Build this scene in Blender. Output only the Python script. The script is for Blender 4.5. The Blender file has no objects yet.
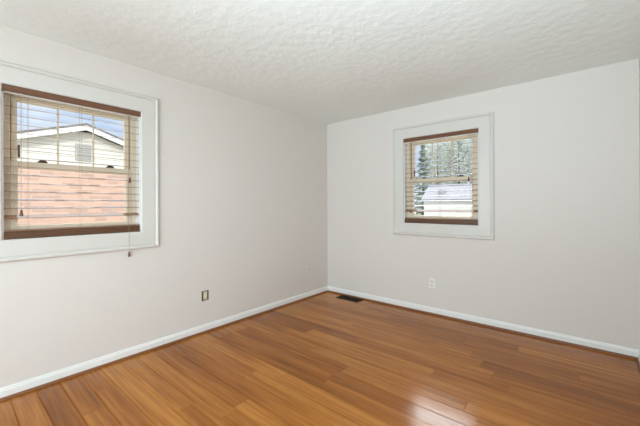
import bpy, bmesh, math, random
from mathutils import Vector, Matrix

random.seed(7)
C = bpy.context.scene.collection
SC = bpy.context.scene
R = math.radians

# ------------------------------------------------------------------ camera
cam_d = bpy.data.cameras.new('camera')
cam = bpy.data.objects.new('camera', cam_d)
C.objects.link(cam)
cam_d.sensor_fit = 'HORIZONTAL'
cam_d.sensor_width = 36.0
cam_d.lens = 36.0 * 319.08 / 640.0
cam_d.shift_y = -8.19 / 640.0
cam_d.clip_start = 0.05
cam_d.clip_end = 500
rt, up, fw = (0.7646936, 0.6443838, -0.0036433), (0.0029827, 0.0021143, 0.9999933), (-0.6443872, 0.7646994, 0.0003052)
cam.matrix_world = Matrix(((rt[0], up[0], -fw[0], 2.9303), (rt[1], up[1], -fw[1], -3.6441), (rt[2], up[2], -fw[2], 1.2629), (0, 0, 0, 1)))
SC.camera = cam

# ------------------------------------------------------------------ exposure, sky, sun, flash
SC.view_settings.view_transform = 'Standard'
SC.view_settings.look = 'None'
SC.view_settings.gamma = 1.0
SC.view_settings.use_curve_mapping = False
SC.view_settings.exposure = 0.11
SC.cycles.use_denoising = True
SC.cycles.max_bounces = 16
SC.cycles.diffuse_bounces = 10
SC.cycles.transparent_max_bounces = 16
SC.cycles.sample_clamp_indirect = 6.0
SC.cycles.caustics_reflective = False
SC.cycles.caustics_refractive = False

SKY = 1.0
world = bpy.data.worlds.new('sky')
SC.world = world
world.use_nodes = True
nt = world.node_tree
nt.nodes.clear()
N = nt.nodes.new
wo = N('ShaderNodeOutputWorld'); bg = N('ShaderNodeBackground')
tc = N('ShaderNodeTexCoord'); sep = N('ShaderNodeSeparateXYZ')
ramp = N('ShaderNodeValToRGB')
ramp.color_ramp.elements[0].position = 0.0
ramp.color_ramp.elements[0].color = (0.72, 0.80, 0.90, 1)
ramp.color_ramp.elements[1].position = 0.45
ramp.color_ramp.elements[1].color = (0.36, 0.57, 0.98, 1)
mapn = N('ShaderNodeMapping'); mapn.inputs['Scale'].default_value = (3.0, 3.0, 7.0)
noise = N('ShaderNodeTexNoise'); noise.inputs['Scale'].default_value = 1.6; noise.inputs['Detail'].default_value = 6
cr = N('ShaderNodeValToRGB')
cr.color_ramp.elements[0].position = 0.45
cr.color_ramp.elements[1].position = 0.62
mixc = N('ShaderNodeMix'); mixc.data_type = 'RGBA'
mixc.inputs[7].default_value = (1.0, 1.0, 1.0, 1)
L = nt.links.new
L(tc.outputs['Generated'], sep.inputs[0]); L(sep.outputs['Z'], ramp.inputs[0])
L(tc.outputs['Generated'], mapn.inputs[0]); L(mapn.outputs[0], noise.inputs['Vector'])
L(noise.outputs['Fac'], cr.inputs[0]); L(cr.outputs[0], mixc.inputs[0]); L(ramp.outputs[0], mixc.inputs[6])
# unseen brightness added higher in the sky, for daylight and the floor reflection
hi = N('ShaderNodeMapRange'); hi.interpolation_type = 'SMOOTHSTEP'
hi.inputs['From Min'].default_value = 0.36; hi.inputs['From Max'].default_value = 0.52
mixh = N('ShaderNodeMix'); mixh.data_type = 'RGBA'; mixh.clamp_result = False
mixh.inputs[7].default_value = (2.3, 2.35, 2.4, 1)
L(sep.outputs['Z'], hi.inputs['Value']); L(hi.outputs[0], mixh.inputs[0]); L(mixc.outputs[2], mixh.inputs[6])
# added unseen sky glare beyond the back window, aimed to reflect on the floor
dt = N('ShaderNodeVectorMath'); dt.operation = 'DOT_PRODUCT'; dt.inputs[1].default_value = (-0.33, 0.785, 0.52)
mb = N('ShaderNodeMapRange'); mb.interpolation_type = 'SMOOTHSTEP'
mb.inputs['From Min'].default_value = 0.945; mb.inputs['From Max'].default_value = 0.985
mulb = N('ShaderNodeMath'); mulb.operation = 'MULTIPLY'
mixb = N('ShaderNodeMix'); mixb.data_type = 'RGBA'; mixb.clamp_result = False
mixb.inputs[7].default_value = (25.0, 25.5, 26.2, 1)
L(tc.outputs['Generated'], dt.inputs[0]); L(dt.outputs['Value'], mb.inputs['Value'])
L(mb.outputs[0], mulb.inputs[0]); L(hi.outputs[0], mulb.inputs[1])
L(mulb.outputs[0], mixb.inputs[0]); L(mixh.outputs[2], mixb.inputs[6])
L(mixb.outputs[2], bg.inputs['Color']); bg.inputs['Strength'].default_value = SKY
L(bg.outputs[0], wo.inputs[0])

sun_d = bpy.data.lights.new('sun', 'SUN'); sun_d.energy = 1.6; sun_d.angle = R(1.0); sun_d.color = (1.0, 0.95, 0.88)
sun = bpy.data.objects.new('sun', sun_d); C.objects.link(sun)
sun.rotation_euler = Vector((-0.7, 0.5, -0.5)).to_track_quat('-Z', 'Y').to_euler()

# unseen lights behind the camera: a flash bounced off the ceiling, two added fills
def area(name, loc, aim, sx, sy, watts, spread=180):
    d = bpy.data.lights.new(name, 'AREA'); d.shape = 'RECTANGLE'; d.size = sx; d.size_y = sy; d.energy = watts
    d.color = (0.725, 0.885, 0.985); d.spread = R(spread)
    o = bpy.data.objects.new(name, d); C.objects.link(o); o.location = loc
    o.rotation_euler = Vector(aim).to_track_quat('-Z', 'Y').to_euler()
area('bounce_flash', (2.75, -4.0, 1.15), (0.10, 0.8, 1.0), 0.8, 0.8, 29, 115)
area('rear_fill', (1.9, -5.85, 1.05), (-0.1, 1, -0.05), 2.4, 1.8, 97)
area('side_fill', (3.05, -4.75, 1.25), (-1, 1.5, 0.0), 1.0, 1.6, 22, 95)

# ------------------------------------------------------------------ materials
def new_mat(name):
    m = bpy.data.materials.new(name); m.use_nodes = True
    return m, m.node_tree, m.node_tree.nodes['Principled BSDF']

def mat(name, col, rough=0.5, spec=0.5, metal=0.0, bump=0.0, bscale=200.0, vary=0.0, vscale=6.0, stretch=(1, 1, 1), coat=0.0):
    m, t, b = new_mat(name)
    b.inputs['Base Color'].default_value = (*col, 1)
    b.inputs['Roughness'].default_value = rough
    b.inputs['Specular IOR Level'].default_value = spec
    b.inputs['Metallic'].default_value = metal
    b.inputs['Coat Weight'].default_value = coat
    tcn = t.nodes.new('ShaderNodeTexCoord')
    mp = t.nodes.new('ShaderNodeMapping'); mp.inputs['Scale'].default_value = stretch
    t.links.new(tcn.outputs['Object'], mp.inputs[0])
    if vary:
        n = t.nodes.new('ShaderNodeTexNoise'); n.inputs['Scale'].default_value = vscale; n.inputs['Detail'].default_value = 5
        mx = t.nodes.new('ShaderNodeMix'); mx.data_type = 'RGBA'
        mx.inputs[6].default_value = (*[c * (1 - vary) for c in col], 1)
        mx.inputs[7].default_value = (*[min(1, c * (1 + vary)) for c in col], 1)
        t.links.new(mp.outputs[0], n.inputs['Vector']); t.links.new(n.outputs['Fac'], mx.inputs[0])
        t.links.new(mx.outputs[2], b.inputs['Base Color'])
    if bump:
        n2 = t.nodes.new('ShaderNodeTexNoise'); n2.inputs['Scale'].default_value = bscale; n2.inputs['Detail'].default_value = 4
        bp = t.nodes.new('ShaderNodeBump'); bp.inputs['Strength'].default_value = bump; bp.inputs['Distance'].default_value = 0.01
        t.links.new(mp.outputs[0], n2.inputs['Vector']); t.links.new(n2.outputs['Fac'], bp.inputs['Height'])
        t.links.new(bp.outputs[0], b.inputs['Normal'])
    return m

M = {}
M['wall'] = mat('wall_paint', (0.678, 0.645, 0.607), 0.6, 0.25, bump=0.08, bscale=90)
M['trim'] = mat('white_trim_paint', (0.635, 0.622, 0.585), 0.35, 0.5)
M['base'] = mat('white_baseboard_paint', (0.78, 0.79, 0.77), 0.35, 0.5)
M['vinyl'] = mat('almond_vinyl', (0.74, 0.64, 0.49), 0.4, 0.5)
M['track_shade'] = mat('track_shade_brown', (0.17, 0.11, 0.065), 0.7, 0.2)
M['brownwood'] = mat('stained_wood', (0.15, 0.062, 0.030), 0.32, 0.5, vary=0.35, vscale=5, stretch=(2, 30, 30))
M['railwood'] = mat('dark_stained_wood', (0.105, 0.048, 0.022), 0.4, 0.4, vary=0.35, vscale=5, stretch=(2, 30, 30))
M['headrail'] = mat('cream_metal', (0.90, 0.87, 0.80), 0.3, 0.5)
M['slat'] = mat('slat_wood', (0.22, 0.105, 0.052), 0.18, 0.7, coat=1.0, vary=0.25, vscale=5, stretch=(2, 30, 30))
M['cord'] = mat('cord', (0.42, 0.33, 0.24), 0.8, 0.2)
M['tassel'] = mat('tassel_wood', (0.13, 0.045, 0.03), 0.35, 0.5)
M['lock'] = mat('bronze_lock', (0.09, 0.05, 0.035), 0.4, 0.5, metal=0.3)
M['outlet_white'] = mat('white_plastic', (0.78, 0.78, 0.76), 0.3, 0.5)
M['slot'] = mat('slot_dark', (0.02, 0.02, 0.02), 0.7, 0.2)
M['almond_plastic'] = mat('almond_plastic', (0.74, 0.66, 0.52), 0.35, 0.5)
M['box_dark'] = mat('outlet_box', (0.085, 0.075, 0.045), 0.6, 0.3)
M['metal'] = mat('zinc_metal', (0.6, 0.58, 0.52), 0.35, 0.5, metal=0.9)
M['vent'] = mat('bronze_register', (0.03, 0.020, 0.012), 0.6, 0.15)
M['hole'] = mat('wall_hole', (0.32, 0.30, 0.27), 0.9, 0.1)
M['siding'] = mat('white_siding', (0.78, 0.77, 0.73), 0.6, 0.3)
M['fascia'] = mat('white_fascia', (0.85, 0.87, 0.9), 0.5, 0.3)
M['shingle'] = mat('grey_shingles', (0.22, 0.21, 0.20), 0.9, 0.2, vary=0.3, vscale=20)
M['pale_shingle'] = mat('pale_shingles', (0.36, 0.36, 0.39), 0.9, 0.2, vary=0.15, vscale=3)
M['louver'] = mat('grey_louver', (0.50, 0.50, 0.49), 0.6, 0.3)
M['bark'] = mat('bark', (0.16, 0.12, 0.09), 0.9, 0.2, vary=0.3, vscale=8)
M['leaf_pine'] = mat('pine_leaf', (0.26, 0.32, 0.27), 0.7, 0.3, vary=0.4, vscale=0.8)
M['leaf_pale'] = mat('pale_leaf', (0.46, 0.50, 0.44), 0.7, 0.3, vary=0.4, vscale=0.8)
M['lawn'] = mat('winter_lawn', (0.40, 0.39, 0.30), 0.9, 0.1, vary=0.3, vscale=1.5)
M['asphalt'] = mat('asphalt', (0.34, 0.35, 0.38), 0.9, 0.2, vary=0.1, vscale=3)
M['darkglass'] = mat('dark_glass', (0.10, 0.11, 0.14), 0.1, 0.6)

# glass pane: clear, with a faint reflection
g, t, b = new_mat('window_glass')
t.nodes.remove(b)
tr = t.nodes.new('ShaderNodeBsdfTransparent'); tr.inputs[0].default_value = (0.97, 0.98, 0.98, 1)
gl = t.nodes.new('ShaderNodeBsdfGlossy'); gl.inputs['Roughness'].default_value = 0.02
mx = t.nodes.new('ShaderNodeMixShader'); mx.inputs[0].default_value = 0.05
t.links.new(tr.outputs[0], mx.inputs[1]); t.links.new(gl.outputs[0], mx.inputs[2])
t.links.new(mx.outputs[0], t.nodes['Material Output'].inputs[0])
M['glass'] = g

# ceiling: stomped texture
m, t, b = new_mat('textured_ceiling')
b.inputs['Base Color'].default_value = (0.815, 0.85, 0.83, 1); b.inputs['Roughness'].default_value = 0.9
b.inputs['Specular IOR Level'].default_value = 0.1
tcn = t.nodes.new('ShaderNodeTexCoord')
n1 = t.nodes.new('ShaderNodeTexNoise'); n1.inputs['Scale'].default_value = 22; n1.inputs['Detail'].default_value = 6; n1.inputs['Distortion'].default_value = 1.2
v1 = t.nodes.new('ShaderNodeTexVoronoi'); v1.inputs['Scale'].default_value = 16; v1.feature = 'SMOOTH_F1'
ad = t.nodes.new('ShaderNodeMath'); ad.operation = 'ADD'
bp = t.nodes.new('ShaderNodeBump'); bp.inputs['Strength'].default_value = 0.13; bp.inputs['Distance'].default_value = 0.03
t.links.new(tcn.outputs['Object'], n1.inputs['Vector']); t.links.new(tcn.outputs['Object'], v1.inputs['Vector'])
t.links.new(n1.outputs['Fac'], ad.inputs[0]); t.links.new(v1.outputs['Distance'], ad.inputs[1])
t.links.new(ad.outputs[0], bp.inputs['Height']); t.links.new(bp.outputs[0], b.inputs['Normal'])
M['ceiling'] = m

# floor: bamboo planks running along x
def math_node(t, op, a, b=None, c=None):
    n = t.nodes.new('ShaderNodeMath'); n.operation = op
    for i, v in enumerate((a, b, c)):
        if v is None: continue
        if isinstance(v, (int, float)): n.inputs[i].default_value = v
        else: t.links.new(v, n.inputs[i])
    return n.outputs[0]

m, t, b = new_mat('bamboo_planks')
PW, PL, SEED = 0.1263, 1.25, 52.0
tcn = t.nodes.new('ShaderNodeTexCoord'); sp = t.nodes.new('ShaderNodeSeparateXYZ')
t.links.new(tcn.outputs['Object'], sp.inputs[0])
yy = math_node(t, 'DIVIDE', math_node(t, 'ADD', sp.outputs['Y'], 1.589 + 40 * PW), PW)
row = math_node(t, 'FLOOR', yy); fy = math_node(t, 'FRACT', yy)
wn = t.nodes.new('ShaderNodeTexWhiteNoise'); wn.noise_dimensions = '1D'; t.links.new(row, wn.inputs['W'])
xx = math_node(t, 'DIVIDE', math_node(t, 'ADD', sp.outputs['X'], math_node(t, 'MULTIPLY', wn.outputs['Value'], 9.7)), PL)
pid = math_node(t, 'FLOOR', xx); fx = math_node(t, 'FRACT', xx)
cb = t.nodes.new('ShaderNodeCombineXYZ'); t.links.new(math_node(t, 'ADD', row, SEED), cb.inputs[0]); t.links.new(pid, cb.inputs[1])
wn2 = t.nodes.new('ShaderNodeTexWhiteNoise'); wn2.noise_dimensions = '2D'; t.links.new(cb.outputs[0], wn2.inputs['Vector'])
# grain streaks
gx = math_node(t, 'MULTIPLY', sp.outputs['X'], 1.6)
gy = math_node(t, 'MULTIPLY', sp.outputs['Y'], 42.0)
gz = math_node(t, 'MULTIPLY', wn2.outputs['Value'], 37.0)
cg = t.nodes.new('ShaderNodeCombineXYZ'); t.links.new(gx, cg.inputs[0]); t.links.new(gy, cg.inputs[1]); t.links.new(gz, cg.inputs[2])
gn = t.nodes.new('ShaderNodeTexNoise'); gn.inputs['Scale'].default_value = 1.0; gn.inputs['Detail'].default_value = 6; gn.inputs['Roughness'].default_value = 0.6
t.links.new(cg.outputs[0], gn.inputs['Vector'])
cw = t.nodes.new('ShaderNodeCombineXYZ')
t.links.new(math_node(t, 'MULTIPLY', sp.outputs['X'], 0.7), cw.inputs[0]); t.links.new(math_node(t, 'MULTIPLY', sp.outputs['Y'], 13.0), cw.inputs[1]); t.links.new(gz, cw.inputs[2])
wnz = t.nodes.new('ShaderNodeTexNoise'); wnz.inputs['Scale'].default_value = 1.0; wnz.inputs['Detail'].default_value = 3
t.links.new(cw.outputs[0], wnz.inputs['Vector'])
wide = math_node(t, 'ADD', 0.33, math_node(t, 'MULTIPLY', math_node(t, 'SUBTRACT', wnz.outputs['Fac'], 0.5), 0.6))
fac = math_node(t, 'ADD', math_node(t, 'ADD', math_node(t, 'MULTIPLY', wn2.outputs['Value'], 0.32), wide), math_node(t, 'MULTIPLY', math_node(t, 'SUBTRACT', gn.outputs['Fac'], 0.5), 1.1))
rp = t.nodes.new('ShaderNodeValToRGB')
cr_ = rp.color_ramp
cr_.elements[0].position = 0.10; cr_.elements[0].color = (0.18, 0.052, 0.005, 1)
cr_.elements[1].position = 0.95; cr_.elements[1].color = (0.56, 0.235, 0.045, 1)
e = cr_.elements.new(0.45); e.color = (0.32, 0.108, 0.016, 1)
t.links.new(fac, rp.inputs[0])
# seams
ey = math_node(t, 'MINIMUM', fy, math_node(t, 'SUBTRACT', 1.0, fy))
ex = math_node(t, 'MULTIPLY', math_node(t, 'MINIMUM', fx, math_node(t, 'SUBTRACT', 1.0, fx)), PL / PW)
edge = math_node(t, 'MINIMUM', ex, ey)
seam = math_node(t, 'GREATER_THAN', 0.026, edge)
mxs = t.nodes.new('ShaderNodeMix'); mxs.data_type = 'RGBA'; mxs.inputs[7].default_value = (0.14, 0.05, 0.018, 1)
t.links.new(math_node(t, 'MULTIPLY', seam, 0.28), mxs.inputs[0]); t.links.new(rp.outputs[0], mxs.inputs[6])
t.links.new(mxs.outputs[2], b.inputs['Base Color'])
bp = t.nodes.new('ShaderNodeBump'); bp.inputs['Strength'].default_value = 0.4; bp.inputs['Distance'].default_value = 0.002; bp.invert = True
t.links.new(seam, bp.inputs['Height']); t.links.new(bp.outputs[0], b.inputs['Normal'])
b.inputs['Roughness'].default_value = 0.19
b.inputs['IOR'].default_value = 1.36
t.links.new(math_node(t, 'MULTIPLY', math_node(t, 'SUBTRACT', 1.0, seam), 0.5), b.inputs['Specular IOR Level'])
M['floor'] = m

# brick
m, t, b = new_mat('red_brick')
tcn = t.nodes.new('ShaderNodeTexCoord'); sp = t.nodes.new('ShaderNodeSeparateXYZ'); cb = t.nodes.new('ShaderNodeCombineXYZ')
t.links.new(tcn.outputs['Object'], sp.inputs[0])
t.links.new(math_node(t, 'ADD', sp.outputs['X'], sp.outputs['Y']), cb.inputs[0]); t.links.new(sp.outputs['Z'], cb.inputs[1])
br = t.nodes.new('ShaderNodeTexBrick'); t.links.new(cb.outputs[0], br.inputs['Vector'])
br.inputs['Scale'].default_value = 1.0; br.inputs['Brick Width'].default_value = 0.22; br.inputs['Row Height'].default_value = 0.066
br.inputs['Mortar Size'].default_value = 0.005; br.inputs['Bias'].default_value = -0.1
br.inputs['Color1'].default_value = (0.74, 0.47, 0.36, 1); br.inputs['Color2'].default_value = (0.50, 0.33, 0.28, 1)
br.inputs['Mortar'].default_value = (0.62, 0.53, 0.47, 1)
t.links.new(br.outputs['Color'], b.inputs['Base Color']); b.inputs['Roughness'].default_value = 0.9
M['brick'] = m

# ------------------------------------------------------------------ mesh helpers
class MB:
    def __init__(s): s.bm = bmesh.new()
    def box(s, a, b, mtx=None):
        x0, y0, z0 = a; x1, y1, z1 = b
        vs = [s.bm.verts.new(Vector(p)) for p in ((x0,y0,z0),(x1,y0,z0),(x1,y1,z0),(x0,y1,z0),(x0,y0,z1),(x1,y0,z1),(x1,y1,z1),(x0,y1,z1))]
        for f in ((0,3,2,1),(4,5,6,7),(0,1,5,4),(1,2,6,5),(2,3,7,6),(3,0,4,7)): s.bm.faces.new([vs[i] for i in f])
        if mtx is not None:
            for v in vs: v.co = mtx @ v.co
        return s
    def prism(s, pts, a, b, axis):
        """2-D outline pts extruded from a to b along axis (0 x, 1 y, 2 z)."""
        def P(u, v, w):
            return {0: (w, u, v), 1: (u, w, v), 2: (u, v, w)}[axis]
        A = [s.bm.verts.new(P(u, v, a)) for u, v in pts]; B = [s.bm.verts.new(P(u, v, b)) for u, v in pts]
        n = len(pts)
        s.bm.faces.new(A[::-1]); s.bm.faces.new(B)
        for i in range(n): s.bm.faces.new((A[i], A[(i+1) % n], B[(i+1) % n], B[i]))
        return s
    def ring(s, x0, x1, z0, z1, prof):
        """mitred frame round the rectangle x0..x1, z0..z1; prof = closed list of (outward offset, y)."""
        rows = []
        for cx, cz, sx, sz in ((x0,z0,-1,-1),(x1,z0,1,-1),(x1,z1,1,1),(x0,z1,-1,1)):
            rows.append([s.bm.verts.new((cx + sx*o, y, cz + sz*o)) for o, y in prof])
        n = len(prof)
        for i in range(4):
            A, B = rows[i], rows[(i+1) % 4]
            for j in range(n): s.bm.faces.new((A[j], B[j], B[(j+1) % n], A[(j+1) % n]))
        return s
    def rect_ring(s, x0, x1, z0, z1, w, y0, y1):
        """ring lying inside the rectangle, w wide (number or left,right,bottom,top)."""
        l, r, bo, to = (w,)*4 if isinstance(w, (int, float)) else w
        s.box((x0,y0,z0),(x0+l,y1,z1)); s.box((x1-r,y0,z0),(x1,y1,z1))
        s.box((x0+l,y0,z0),(x1-r,y1,z0+bo)); s.box((x0+l,y0,z1-to),(x1-r,y1,z1))
        return s
    def tube(s, pts, r, seg=8):
        rings = []
        for i, p in enumerate(pts):
            p = Vector(p); d = (Vector(pts[min(i+1, len(pts)-1)]) - Vector(pts[max(i-1, 0)])).normalized()
            a = d.orthogonal().normalized(); bb = d.cross(a)
            rr = r[i] if isinstance(r, (list, tuple)) else r
            rings.append([s.bm.verts.new(p + (a*math.cos(k*2*math.pi/seg) + bb*math.sin(k*2*math.pi/seg))*rr) for k in range(seg)])
        for A, B in zip(rings, rings[1:]):
            for k in range(seg): s.bm.faces.new((A[k], A[(k+1)%seg], B[(k+1)%seg], B[k]))
        s.bm.faces.new(rings[0][::-1]); s.bm.faces.new(rings[-1])
        return s
    def build(s, name, m, parent=None, bevel=0.0, smooth=False, kind=None):
        bmesh.ops.recalc_face_normals(s.bm, faces=s.bm.faces)
        me = bpy.data.meshes.new(name); s.bm.to_mesh(me); s.bm.free()
        me.materials.append(m)
        if smooth:
            for p in me.polygons: p.use_smooth = True
        o = bpy.data.objects.new(name, me); C.objects.link(o)
        if parent: o.parent = parent
        if bevel:
            md = o.modifiers.new('bevel', 'BEVEL'); md.width = bevel; md.segments = 2; md.limit_method = 'ANGLE'
        if kind: o['kind'] = kind
        return o

def tag(o, label, cat, group=None):
    o['label'] = label; o['category'] = cat
    if group: o['group'] = group
    return o

def thing(name, label, cat, loc, rotz=0.0, group=None):
    o = bpy.data.objects.new(name, None); C.objects.link(o)
    o.location = loc; o.rotation_euler = (0, 0, rotz); o.empty_display_size = 0.1
    return tag(o, label, cat, group)

# ------------------------------------------------------------------ room shell
RW, RD, RH, T = 3.2435, -6.0, 2.44, 0.145       # width in x, front wall y, height, wall thickness
WW, WH, WZ = 0.852, 1.030, 1.037                 # window opening
LY = -3.394                                      # opening start on the left wall (y)
BX = 1.198                                       # opening start on the back wall (x)

MB().box((-T, RD - T, -0.2), (RW + T, T, 0.0)).build('floor', M['floor'], kind='structure')
MB().box((-T, RD - T, RH), (RW + T, T, RH + 0.2)).build('ceiling', M['ceiling'], kind='structure')

def wall_hole(name, axis, a0, a1, h0, h1, t0, t1, m):
    """wall along axis ('x' or 'y') from a0 to a1 with a window hole h0..h1."""
    bm = MB()
    def P(a, tt, z): return (a, tt, z) if axis == 'x' else (tt, a, z)
    us, zs = [a0, h0, h1, a1], [0, WZ, WZ + WH, RH]
    gridv = {}
    for k, tt in enumerate((t0, t1)):
        for i, u in enumerate(us):
            for j, z in enumerate(zs): gridv[i, j, k] = bm.bm.verts.new(P(u, tt, z))
    for k in (0, 1):
        for i in range(3):
            for j in range(3):
                if (i, j) != (1, 1): bm.bm.faces.new((gridv[i,j,k], gridv[i+1,j,k], gridv[i+1,j+1,k], gridv[i,j+1,k]))
    loop = [(0,0),(1,0),(2,0),(3,0),(3,1),(3,2),(3,3),(2,3),(1,3),(0,3),(0,2),(0,1)]
    for lp in (loop, [(1,1),(2,1),(2,2),(1,2)]):
        for p, q in zip(lp, lp[1:] + lp[:1]): bm.bm.faces.new((gridv[*p,0], gridv[*q,0], gridv[*q,1], gridv[*p,1]))
    return bm.build(name, m, kind='structure')

wall_hole('wall_left', 'y', RD - T, T, LY, LY + WW, -T, 0.0, M['wall'])
wall_hole('wall_back', 'x', 0.0, RW, BX, BX + WW, 0.0, T, M['wall'])
MB().box((RW, RD - T, 0), (RW + T, T, RH)).build('wall_right', M['wall'], kind='structure')
MB().box((0, RD - T, 0), (RW, RD, RH)).build('wall_front', M['wall'], kind='structure')

# baseboards with an eased top, and the stained shoe moulding at their foot
def run(name, prof, m, side):
    """profile of (distance from wall, z) run along one wall, mitred by overlap at the corners."""
    b_ = MB()
    d = max(p[0] for p in prof)
    def line(o, z):
        return {'left': ((o, RD + o, z), (o, -o, z)), 'back': ((o, -o, z), (RW - o, -o, z)),
                'right': ((RW - o, -o, z), (RW - o, RD + o, z)), 'front': ((RW - o, RD + o, z), (o, RD + o, z))}[side]
    A = [b_.bm.verts.new(line(o, z)[0]) for o, z in prof]; B = [b_.bm.verts.new(line(o, z)[1]) for o, z in prof]
    n = len(prof)
    b_.bm.faces.new(A); b_.bm.faces.new(B[::-1])
    for i in range(n): b_.bm.faces.new((A[i], A[(i+1)%n], B[(i+1)%n], B[i]))
    return b_.build(name, m, kind='structure')
M['shoe'] = mat('shoe_moulding', (0.21, 0.08, 0.03), 0.4, 0.4, vary=0.3, vscale=6, stretch=(4, 4, 40))
for i, side in enumerate(('left', 'back', 'right', 'front')):
    run('baseboard_' + side, [(0.0005, 0.001), (0.013, 0.001), (0.013, 0.058), (0.010, 0.064), (0.0085, 0.074), (0.005, 0.079), (0.0005, 0.079)], M['base'], side)
    run('trim_%d' % (i + 1), [(0.0135, 0.001), (0.029, 0.001), (0.0285, 0.008), (0.025, 0.014), (0.020, 0.018), (0.0135, 0.019)], M['shoe'], side)

# ------------------------------------------------------------------ windows (local x to the right, y outwards, z up)
def make_window(name, loc, rotz):
    w = bpy.data.objects.new(name, None); C.objects.link(w); w.location = loc; w.rotation_euler = (0, 0, rotz)
    w['kind'] = 'structure'
    prof = [(-0.004, -0.001), (-0.004, -0.013), (0.002, -0.018), (0.104, -0.018), (0.108, -0.013), (0.112, -0.013), (0.116, -0.022),
            (0.122, -0.027), (0.132, -0.027), (0.137, -0.022), (0.1415, -0.014), (0.1415, -0.001)]
    MB().ring(0, WW, 0, WH, prof).build('casing', M['trim'], w)
    MB().rect_ring(0.001, WW - 0.001, 0.001, WH - 0.001, (0.012, 0.012, 0.004, 0.012), 0.002, 0.070).build('jamb', M['base'], w)
    fr = MB().rect_ring(0.001, WW - 0.001, 0.001, WH - 0.001, (0.050, 0.050, 0.045, 0.040), 0.071, 0.140).build('frame', M['vinyl'], w, bevel=0.002)
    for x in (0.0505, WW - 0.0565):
        MB().box((x, 0.1005, 0.046), (x + 0.006, 0.138, WH - 0.042)).build('track_shade_strip', M['track_shade'], fr)  # dark strip standing in for the shade between sash and frame
    zm0, zm1 = 0.487, 0.536
    us = MB().rect_ring(0.057, WW - 0.057, zm0 + 0.003, WH - 0.041, (0.034, 0.034, 0.045, 0.036), 0.104, 0.134).build('upper_sash', M['vinyl'], w, bevel=0.002)
    MB().box((0.090, 0.117, zm0 + 0.046), (WW - 0.090, 0.121, WH - 0.076)).build('pane', M['glass'], us)
    for k in (1, 2):
        x = 0.091 + (WW - 0.182) * k / 3
        MB().box((x - 0.006, 0.110, zm0 + 0.047), (x + 0.006, 0.1165, WH - 0.077)).build('muntin', M['vinyl'], us)
    MB().box((0.0915, 0.092, 0.565), (0.104, 0.1035, 0.650)).build('vent_latch', M['lock'], us, bevel=0.003)
    ls = MB().rect_ring(0.052, WW - 0.052, 0.046, zm1, (0.038, 0.038, 0.045, zm1 - zm0), 0.073, 0.102).build('lower_sash', M['vinyl'], w, bevel=0.002)
    MB().box((0.089, 0.085, 0.090), (WW - 0.089, 0.089, zm0 + 0.001)).build('pane', M['glass'], ls)
    for x in (0.222, WW - 0.205):
        lk = MB().box((x - 0.028, 0.076, zm1 + 0.0005), (x + 0.028, 0.100, zm1 + 0.008)).build('sash_lock', M['lock'], ls, bevel=0.002)
        pts = [(-0.022, 0.0), (-0.019, 0.008), (-0.010, 0.014), (0.002, 0.016), (0.012, 0.013), (0.024, 0.004), (0.024, 0.0)]
        MB().prism([(x + u, zm1 + 0.008 + v) for u, v in pts], 0.080, 0.096, 1).build('lock_lever', M['lock'], lk)
    return w

make_window('window_1', (0, LY, WZ), R(90))
make_window('window_2', (BX, 0, WZ), 0)

# ------------------------------------------------------------------ wooden venetian blinds hanging inside the window openings
def make_blind(loc, rotz, label, cords, tilt):
    r = thing('window_blind', label, 'blind', loc, rotz, 'wooden blinds in the two windows')
    x0, x1 = 0.0145, WW - 0.0145
    hr = MB().box((x0, 0.0075, WH - 0.053), (x1, 0.052, WH - 0.012)).build('headrail', M['headrail'], r)
    v = MB()
    v.prism([(-0.010, WH - 0.0475), (0.006, WH - 0.0475), (0.006, WH - 0.004), (-0.007, WH - 0.004), (-0.010, WH - 0.010), (-0.010, WH - 0.030), (-0.0125, WH - 0.033), (-0.0125, WH - 0.044)], 0.004, WW - 0.004, 0)
    v.build('valance', M['brownwood'], r, bevel=0.0015)
    yc, hw = 0.022, 0.0235
    def slat(z, tilt):
        mt = Matrix.Translation((0, yc, z)) @ Matrix.Rotation(R(tilt), 4, 'X')
        return MB().box((x0, -hw, -0.0014), (x1, hw, 0.0014), mt).build('slat', M['slat'], r)
    zs = [0.154 + 0.0567 * k for k in range(15)]
    for k, z in enumerate(zs): slat(z, tilt + 16 if k == 0 else tilt)
    for k in range(3): slat(0.0575 + 0.0042 * k, 0)
    MB().prism([(yc - 0.026, 0.0060), (yc + 0.026, 0.0060), (yc + 0.026, 0.050), (yc + 0.022, 0.0545), (yc - 0.022, 0.0545), (yc - 0.026, 0.050), (yc - 0.026, 0.023), (yc - 0.029, 0.021), (yc - 0.029, 0.0080)], x0 - 0.001, x1 + 0.001, 0).build('bottom_rail', M['railwood'], r, bevel=0.0015)
    for x in (0.136, 0.433, WW - 0.081):
        lc = MB()
        for y in (yc - 0.0265, yc + 0.0265): lc.box((x - 0.0009, y - 0.0009, 0.055), (x + 0.0009, y + 0.0009, WH - 0.054))
        lc.build('ladder_cord', M['cord'], r)
    for x, z, n in cords:
        cd = MB()
        for k in range(n): cd.tube([(x + 0.006 * (k - (n - 1) / 2), -0.033, WH - 0.050), (x + 0.002 * (k - (n - 1) / 2), -0.034, z + 0.03)], 0.0010, 6)
        cd = cd.tube([(x, -0.033, WH - 0.050), (x, -0.004, WH - 0.058)], 0.0012, 6).build('pull_cord', M['cord'], r)
        MB().tube([(x, -0.034, z + 0.022), (x, -0.034, z + 0.017), (x, -0.034, z), (x, -0.034, z - 0.016), (x, -0.034, z - 0.022)], [0.003, 0.006, 0.008, 0.0105, 0.008], 10).build('tassel', M['tassel'], cd, smooth=True)
    return r

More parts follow.
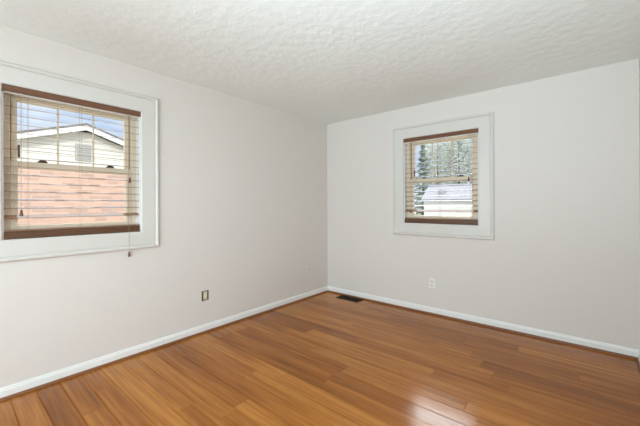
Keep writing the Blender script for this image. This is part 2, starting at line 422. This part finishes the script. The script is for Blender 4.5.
make_blind((0, LY, WZ), R(90), 'brown wooden blind over the left window facing brick, cord tassel hanging below its rail',
           [(0.094, 0.180, 2), (0.752, 0.437, 1), (0.746, -0.173, 1)], 9)
make_blind((BX, 0, WZ), 0, 'brown wooden blind over the back window facing trees, no cord hanging below its rail',
           [(0.108, 0.149, 1), (0.757, 0.495, 1)], 12)

# ------------------------------------------------------------------ wall and floor fittings
# uncovered receptacle on the left wall
o = thing('wall_outlet', 'almond outlet without cover plate in dark open box on the left wall', 'outlet', (0, -1.951, 0.363), R(90))
# local x right, y into wall (negative = into room)
MB().rect_ring(-0.036, 0.036, -0.048, 0.048, (0.013, 0.013, 0.003, 0.003), -0.003, -0.0002).build('outlet_box', M['box_dark'], o)
MB().box((-0.023, -0.002, -0.045), (0.023, -0.0003, 0.045)).build('mounting_yoke', M['metal'], o)
bd = MB().box((-0.017, -0.012, -0.034), (0.017, -0.002, 0.034)).build('receptacle', M['almond_plastic'], o, bevel=0.003)
for zc in (-0.019, 0.019):
    for x, h in ((-0.006, 0.004), (0.006, 0.0035)): MB().box((x - 0.0012, -0.0126, zc - h), (x + 0.0012, -0.0121, zc + h)).build('slot', M['slot'], bd)
    MB().tube([(0, -0.0121, zc - 0.009), (0, -0.0126, zc - 0.009)], 0.0024, 10).build('ground_hole', M['slot'], bd)
for zc in (-0.041, 0.041): MB().tube([(0, -0.0021, zc), (0, -0.0045, zc)], 0.003, 10).build('screw', M['metal'], o)

# covered white receptacle on the back wall
o = thing('wall_outlet', 'white duplex outlet with cover plate on the back wall under the window', 'outlet', (1.5465, 0, 0.355))
MB().prism([(-0.036, -0.053), (-0.033, -0.056), (0.033, -0.056), (0.036, -0.053), (0.036, 0.053), (0.033, 0.056), (-0.033, 0.056), (-0.036, 0.053)], -0.006, -0.0003, 1).build('cover_plate', M['outlet_white'], o, bevel=0.0015)
M['socket_face'] = mat('socket_face', (0.66, 0.66, 0.64), 0.35, 0.5)
for zc in (-0.0205, 0.0205):
    f = MB().prism([(0.0165 * math.cos(a), zc + max(-0.0125, min(0.0125, 0.0165 * math.sin(a)))) for a in [k * math.pi / 12 for k in range(24)]], -0.0082, -0.0058, 1).build('socket', M['socket_face'], o)
    for x, h in ((-0.0065, 0.0048), (0.0065, 0.004)): MB().box((x - 0.0015, -0.0088, zc + 0.002 - h), (x + 0.0015, -0.0083, zc + 0.002 + h)).build('slot', M['slot'], f)
    MB().tube([(0, -0.0083, zc - 0.008), (0, -0.0088, zc - 0.008)], 0.0028, 10).build('ground_hole', M['slot'], f)
MB().tube([(0, -0.0061, 0), (0, -0.0075, 0)], 0.003, 10).build('screw', M['outlet_white'], o)

# two small screw holes near the corner
for z, lab in ((0.444, 'upper of two small grey screw anchors in the left wall near the corner'), (0.386, 'lower of two small grey screw anchors in the left wall near the corner')):
    a = MB().tube([(0.0002, -0.397, z), (0.0016, -0.397, z), (0.0020, -0.397, z)], [0.0075, 0.0075, 0.005], 12).build('wall_anchor', M['hole'])
    tag(a, lab, 'screw anchor', 'screw anchors in the left wall')

# floor register
vx0, vx1, vy0, vy1 = 0.292, 0.640, -0.186, -0.036
o = thing('floor_register', 'dark bronze floor vent set in the wood floor by the back corner', 'vent', ((vx0 + vx1) / 2, (vy0 + vy1) / 2, 0.0))
hw_, hd = (vx1 - vx0) / 2, (vy1 - vy0) / 2
fr = MB()
w_ = 0.016
for a, b_ in (((-hw_, -hd), (hw_, -hd + w_)), ((-hw_, hd - w_), (hw_, hd)), ((-hw_, -hd + w_), (-hw_ + w_, hd - w_)), ((hw_ - w_, -hd + w_), (hw_, hd - w_))):
    fr.box((a[0], a[1], 0.0006), (b_[0], b_[1], 0.006))
fr.build('frame', M['vent'], o, bevel=0.0015)
MB().box((-hw_ + w_, -hd + w_, 0.0006), (hw_ - w_, hd - w_, 0.0012)).build('duct_opening', M['slot'], o)
for k in range(22):
    x = -hw_ + w_ + (k + 0.7) * (2 * hw_ - 2 * w_) / 22.4
    MB().box((x - 0.003, -hd + w_, 0.0014), (x + 0.003, hd - w_, 0.005)).build('louver', M['vent'], o)
MB().box((-hw_ + w_, -0.004, 0.0052), (hw_ - w_, 0.004, 0.0062)).build('crossbar', M['vent'], o)

# ------------------------------------------------------------------ outdoors
GZ = -0.58
MB().box((-90, -60, GZ - 0.3), (60, 110, GZ)).build('ground', M['lawn'], kind='structure')
MB().box((-60, 34.0, GZ + 0.002), (40, 42.0, GZ + 0.02)).build('street', M['asphalt'], kind='structure')

# neighbour's gabled house beyond the left window
hx, ay, az, sl, half = -5.0, -1.75, 2.80, 0.333, 3.35
h = thing('house', 'brick house with white siding gable seen through the left window', 'house', (hx - 4, ay, GZ))
def loc(v): return (v[0] - (hx - 4), v[1] - ay, v[2] - GZ)
bt = 2.045
b_ = MB(); b_.box(loc((hx - 8, ay - half, GZ)), loc((hx, ay + half, min(bt, az - sl * half)))).box(loc((hx - 0.12, ay - half + 0.95, az - sl * half - .001)), loc((hx, ay + half - 0.95, bt)))
b_.build('brick_wall', M['brick'], h)
# gable siding: lapped boards clipped to the roof slope
sd = MB()
z = bt
while z < az - 0.06:
    z2 = min(z + 0.105, az - 0.03)
    w1 = (az - z) / sl; w2 = (az - z2) / sl
    pts = [(-w1, z), (w1, z), (w2, z2), (-w2, z2)]
    A = [sd.bm.verts.new(loc((hx + (0.022 if k < 2 else 0.004), ay + u, zz))) for k, (u, zz) in enumerate(pts)]
    B = [sd.bm.verts.new(loc((hx - 0.10, ay + u, zz))) for u, zz in pts]
    sd.bm.faces.new(A); sd.bm.faces.new(B[::-1])
    for i in range(4): sd.bm.faces.new((A[i], A[(i+1)%4], B[(i+1)%4], B[i]))
    z += 0.105
sd.build('gable_siding', M['siding'], h)
# roof with overhang and rake boards
ov = 0.16
for s_ in (-1, 1):
    def rp_(d, t0): return (ay + s_ * d, az - sl * d + t0)
    e0, e1 = rp_(0, 0.095), rp_(half + 0.4, 0.095)
    e2, e3 = (e1[0], e1[1] + 0.035), (e0[0], e0[1] + 0.035)
    q = [loc((0, *p)) for p in (e0, e1, e2, e3)]
    MB().prism([(p[1], p[2]) for p in q], -4.3, 4 + ov + 0.035, 0).build('roof_slope', M['shingle'], h)
    q = [loc((0, *p)) for p in (rp_(0, -0.01), rp_(half + 0.4, -0.01), rp_(half + 0.4, 0.09), rp_(0, 0.09))]
    MB().prism([(p[1], p[2]) for p in q], 4 + ov, 4 + ov + 0.025, 0).build('rake_board', M['fascia'], h)
lv = MB().rect_ring(-0.03 - 0.125, -0.03 + 0.155, 2.19 - GZ, 2.52 - GZ, 0.025, 0, 0.03)
for v in lv.bm.verts: v.co = (4.02 + v.co.y, v.co.x, v.co.z)
lo = lv.build('gable_vent', M['louver'], h)
for k in range(7):
    zc = 2.225 - GZ + k * 0.042
    MB().box((4.022, -0.128, zc), (4.045, 0.098, zc + 0.030), None).build('vent_blade', M['louver'], lo)

# house across the street beyond the back window
h2 = thing('house', 'low white house with pale roof seen far through the back window', 'house', (-12.5, 47, GZ))
MB().box((-3.9, -3, 0), (4.6, 3, 2.55)).build('wall', M['siding'], h2)
rf = MB()
# gable roof, ridge along x
pts = [(-3.5, 2.45), (-3.5, 2.62), (0, 4.95), (3.5, 2.62), (3.5, 2.45), (0, 4.78)]
rf.prism(pts, -4.2, 4.9, 0); rf.build('roof', M['pale_shingle'], h2)
MB().box((-1.9, -2.5, 3.1), (-0.95, -1.0, 4.05)).build('dormer', M['asphalt'], h2)
MB().box((-4.1, -3.62, 2.42), (4.8, -3.5, 2.58)).build('gutter', M['shingle'], h2)

def tree(name, label, loc_, H, Rr, kind, n, seed, cat='tree', group='trees behind the far house'):
    rnd = random.Random(seed)
    r = thing(name, label, cat, loc_, 0, group)
    MB().tube([(0, 0, 0), (0.1, 0, H * 0.4), (0, 0.05, H * 0.9)], [0.28, 0.2, 0.05], 8).build('trunk', M['bark'], r)
    f = MB()
    for _ in range(n):
        if kind == 'cone':
            tz = rnd.random() ** 1.3; z_ = H * (0.03 + 0.97 * tz)
            lay = 0.65 + 0.35 * math.cos(z_ * 5.5)
            rad = Rr * (1 - tz) * lay * math.sqrt(rnd.uniform(0.25, 1)); a = rnd.uniform(0, 2 * math.pi)
            p = Vector((rad * math.cos(a), rad * math.sin(a), z_ - rad * 0.15))
        else:
            while True:
                q_ = Vector((rnd.uniform(-1, 1), rnd.uniform(-1, 1), rnd.uniform(-1, 1)))
                if 0.3 < q_.length < 1 - 0.22 * math.sin(q_.x * 7) * math.cos(q_.z * 6 + q_.y * 5): break
            p = Vector((q_.x * Rr, q_.y * Rr, H * 0.6 + q_.z * H * 0.4))
        sz = rnd.uniform(0.14, 0.32)
        d1 = Vector((rnd.gauss(0, 1), rnd.gauss(0, 1), rnd.gauss(0, 0.6))).normalized(); d2 = d1.orthogonal().normalized()
        vs = [f.bm.verts.new(p + d1 * sz), f.bm.verts.new(p + d2 * sz * 0.5), f.bm.verts.new(p - d1 * sz), f.bm.verts.new(p - d2 * sz * 0.5)]
        f.bm.faces.new(vs)
    f.build('crown', M['leaf_pine'] if kind == 'cone' else M['leaf_pale'], r)
    return r
tree('conifer_tree', 'dark conifer behind the left end of the far house', (-20.2, 53, GZ), 14, 3.3, 'cone', 3600, 1)
tree('leafy_tree', 'pale leafy tree behind the middle of the far house', (-15.2, 57, GZ), 15.5, 2.9, 'round', 4200, 3)
tree('conifer_tree', 'dark conifer behind the right end of the far house', (-8.6, 55, GZ), 15.0, 3.4, 'cone', 3600, 2)
tree('leafy_tree', 'tall pale tree rising between the pale tree and the right conifer', (-11.9, 64, GZ), 17.5, 2.6, 'round', 3000, 4)
tree('leafy_tree', 'tall pale tree rising between the left conifer and the pale tree', (-21.2, 63, GZ), 16.0, 3.2, 'round', 3000, 5)
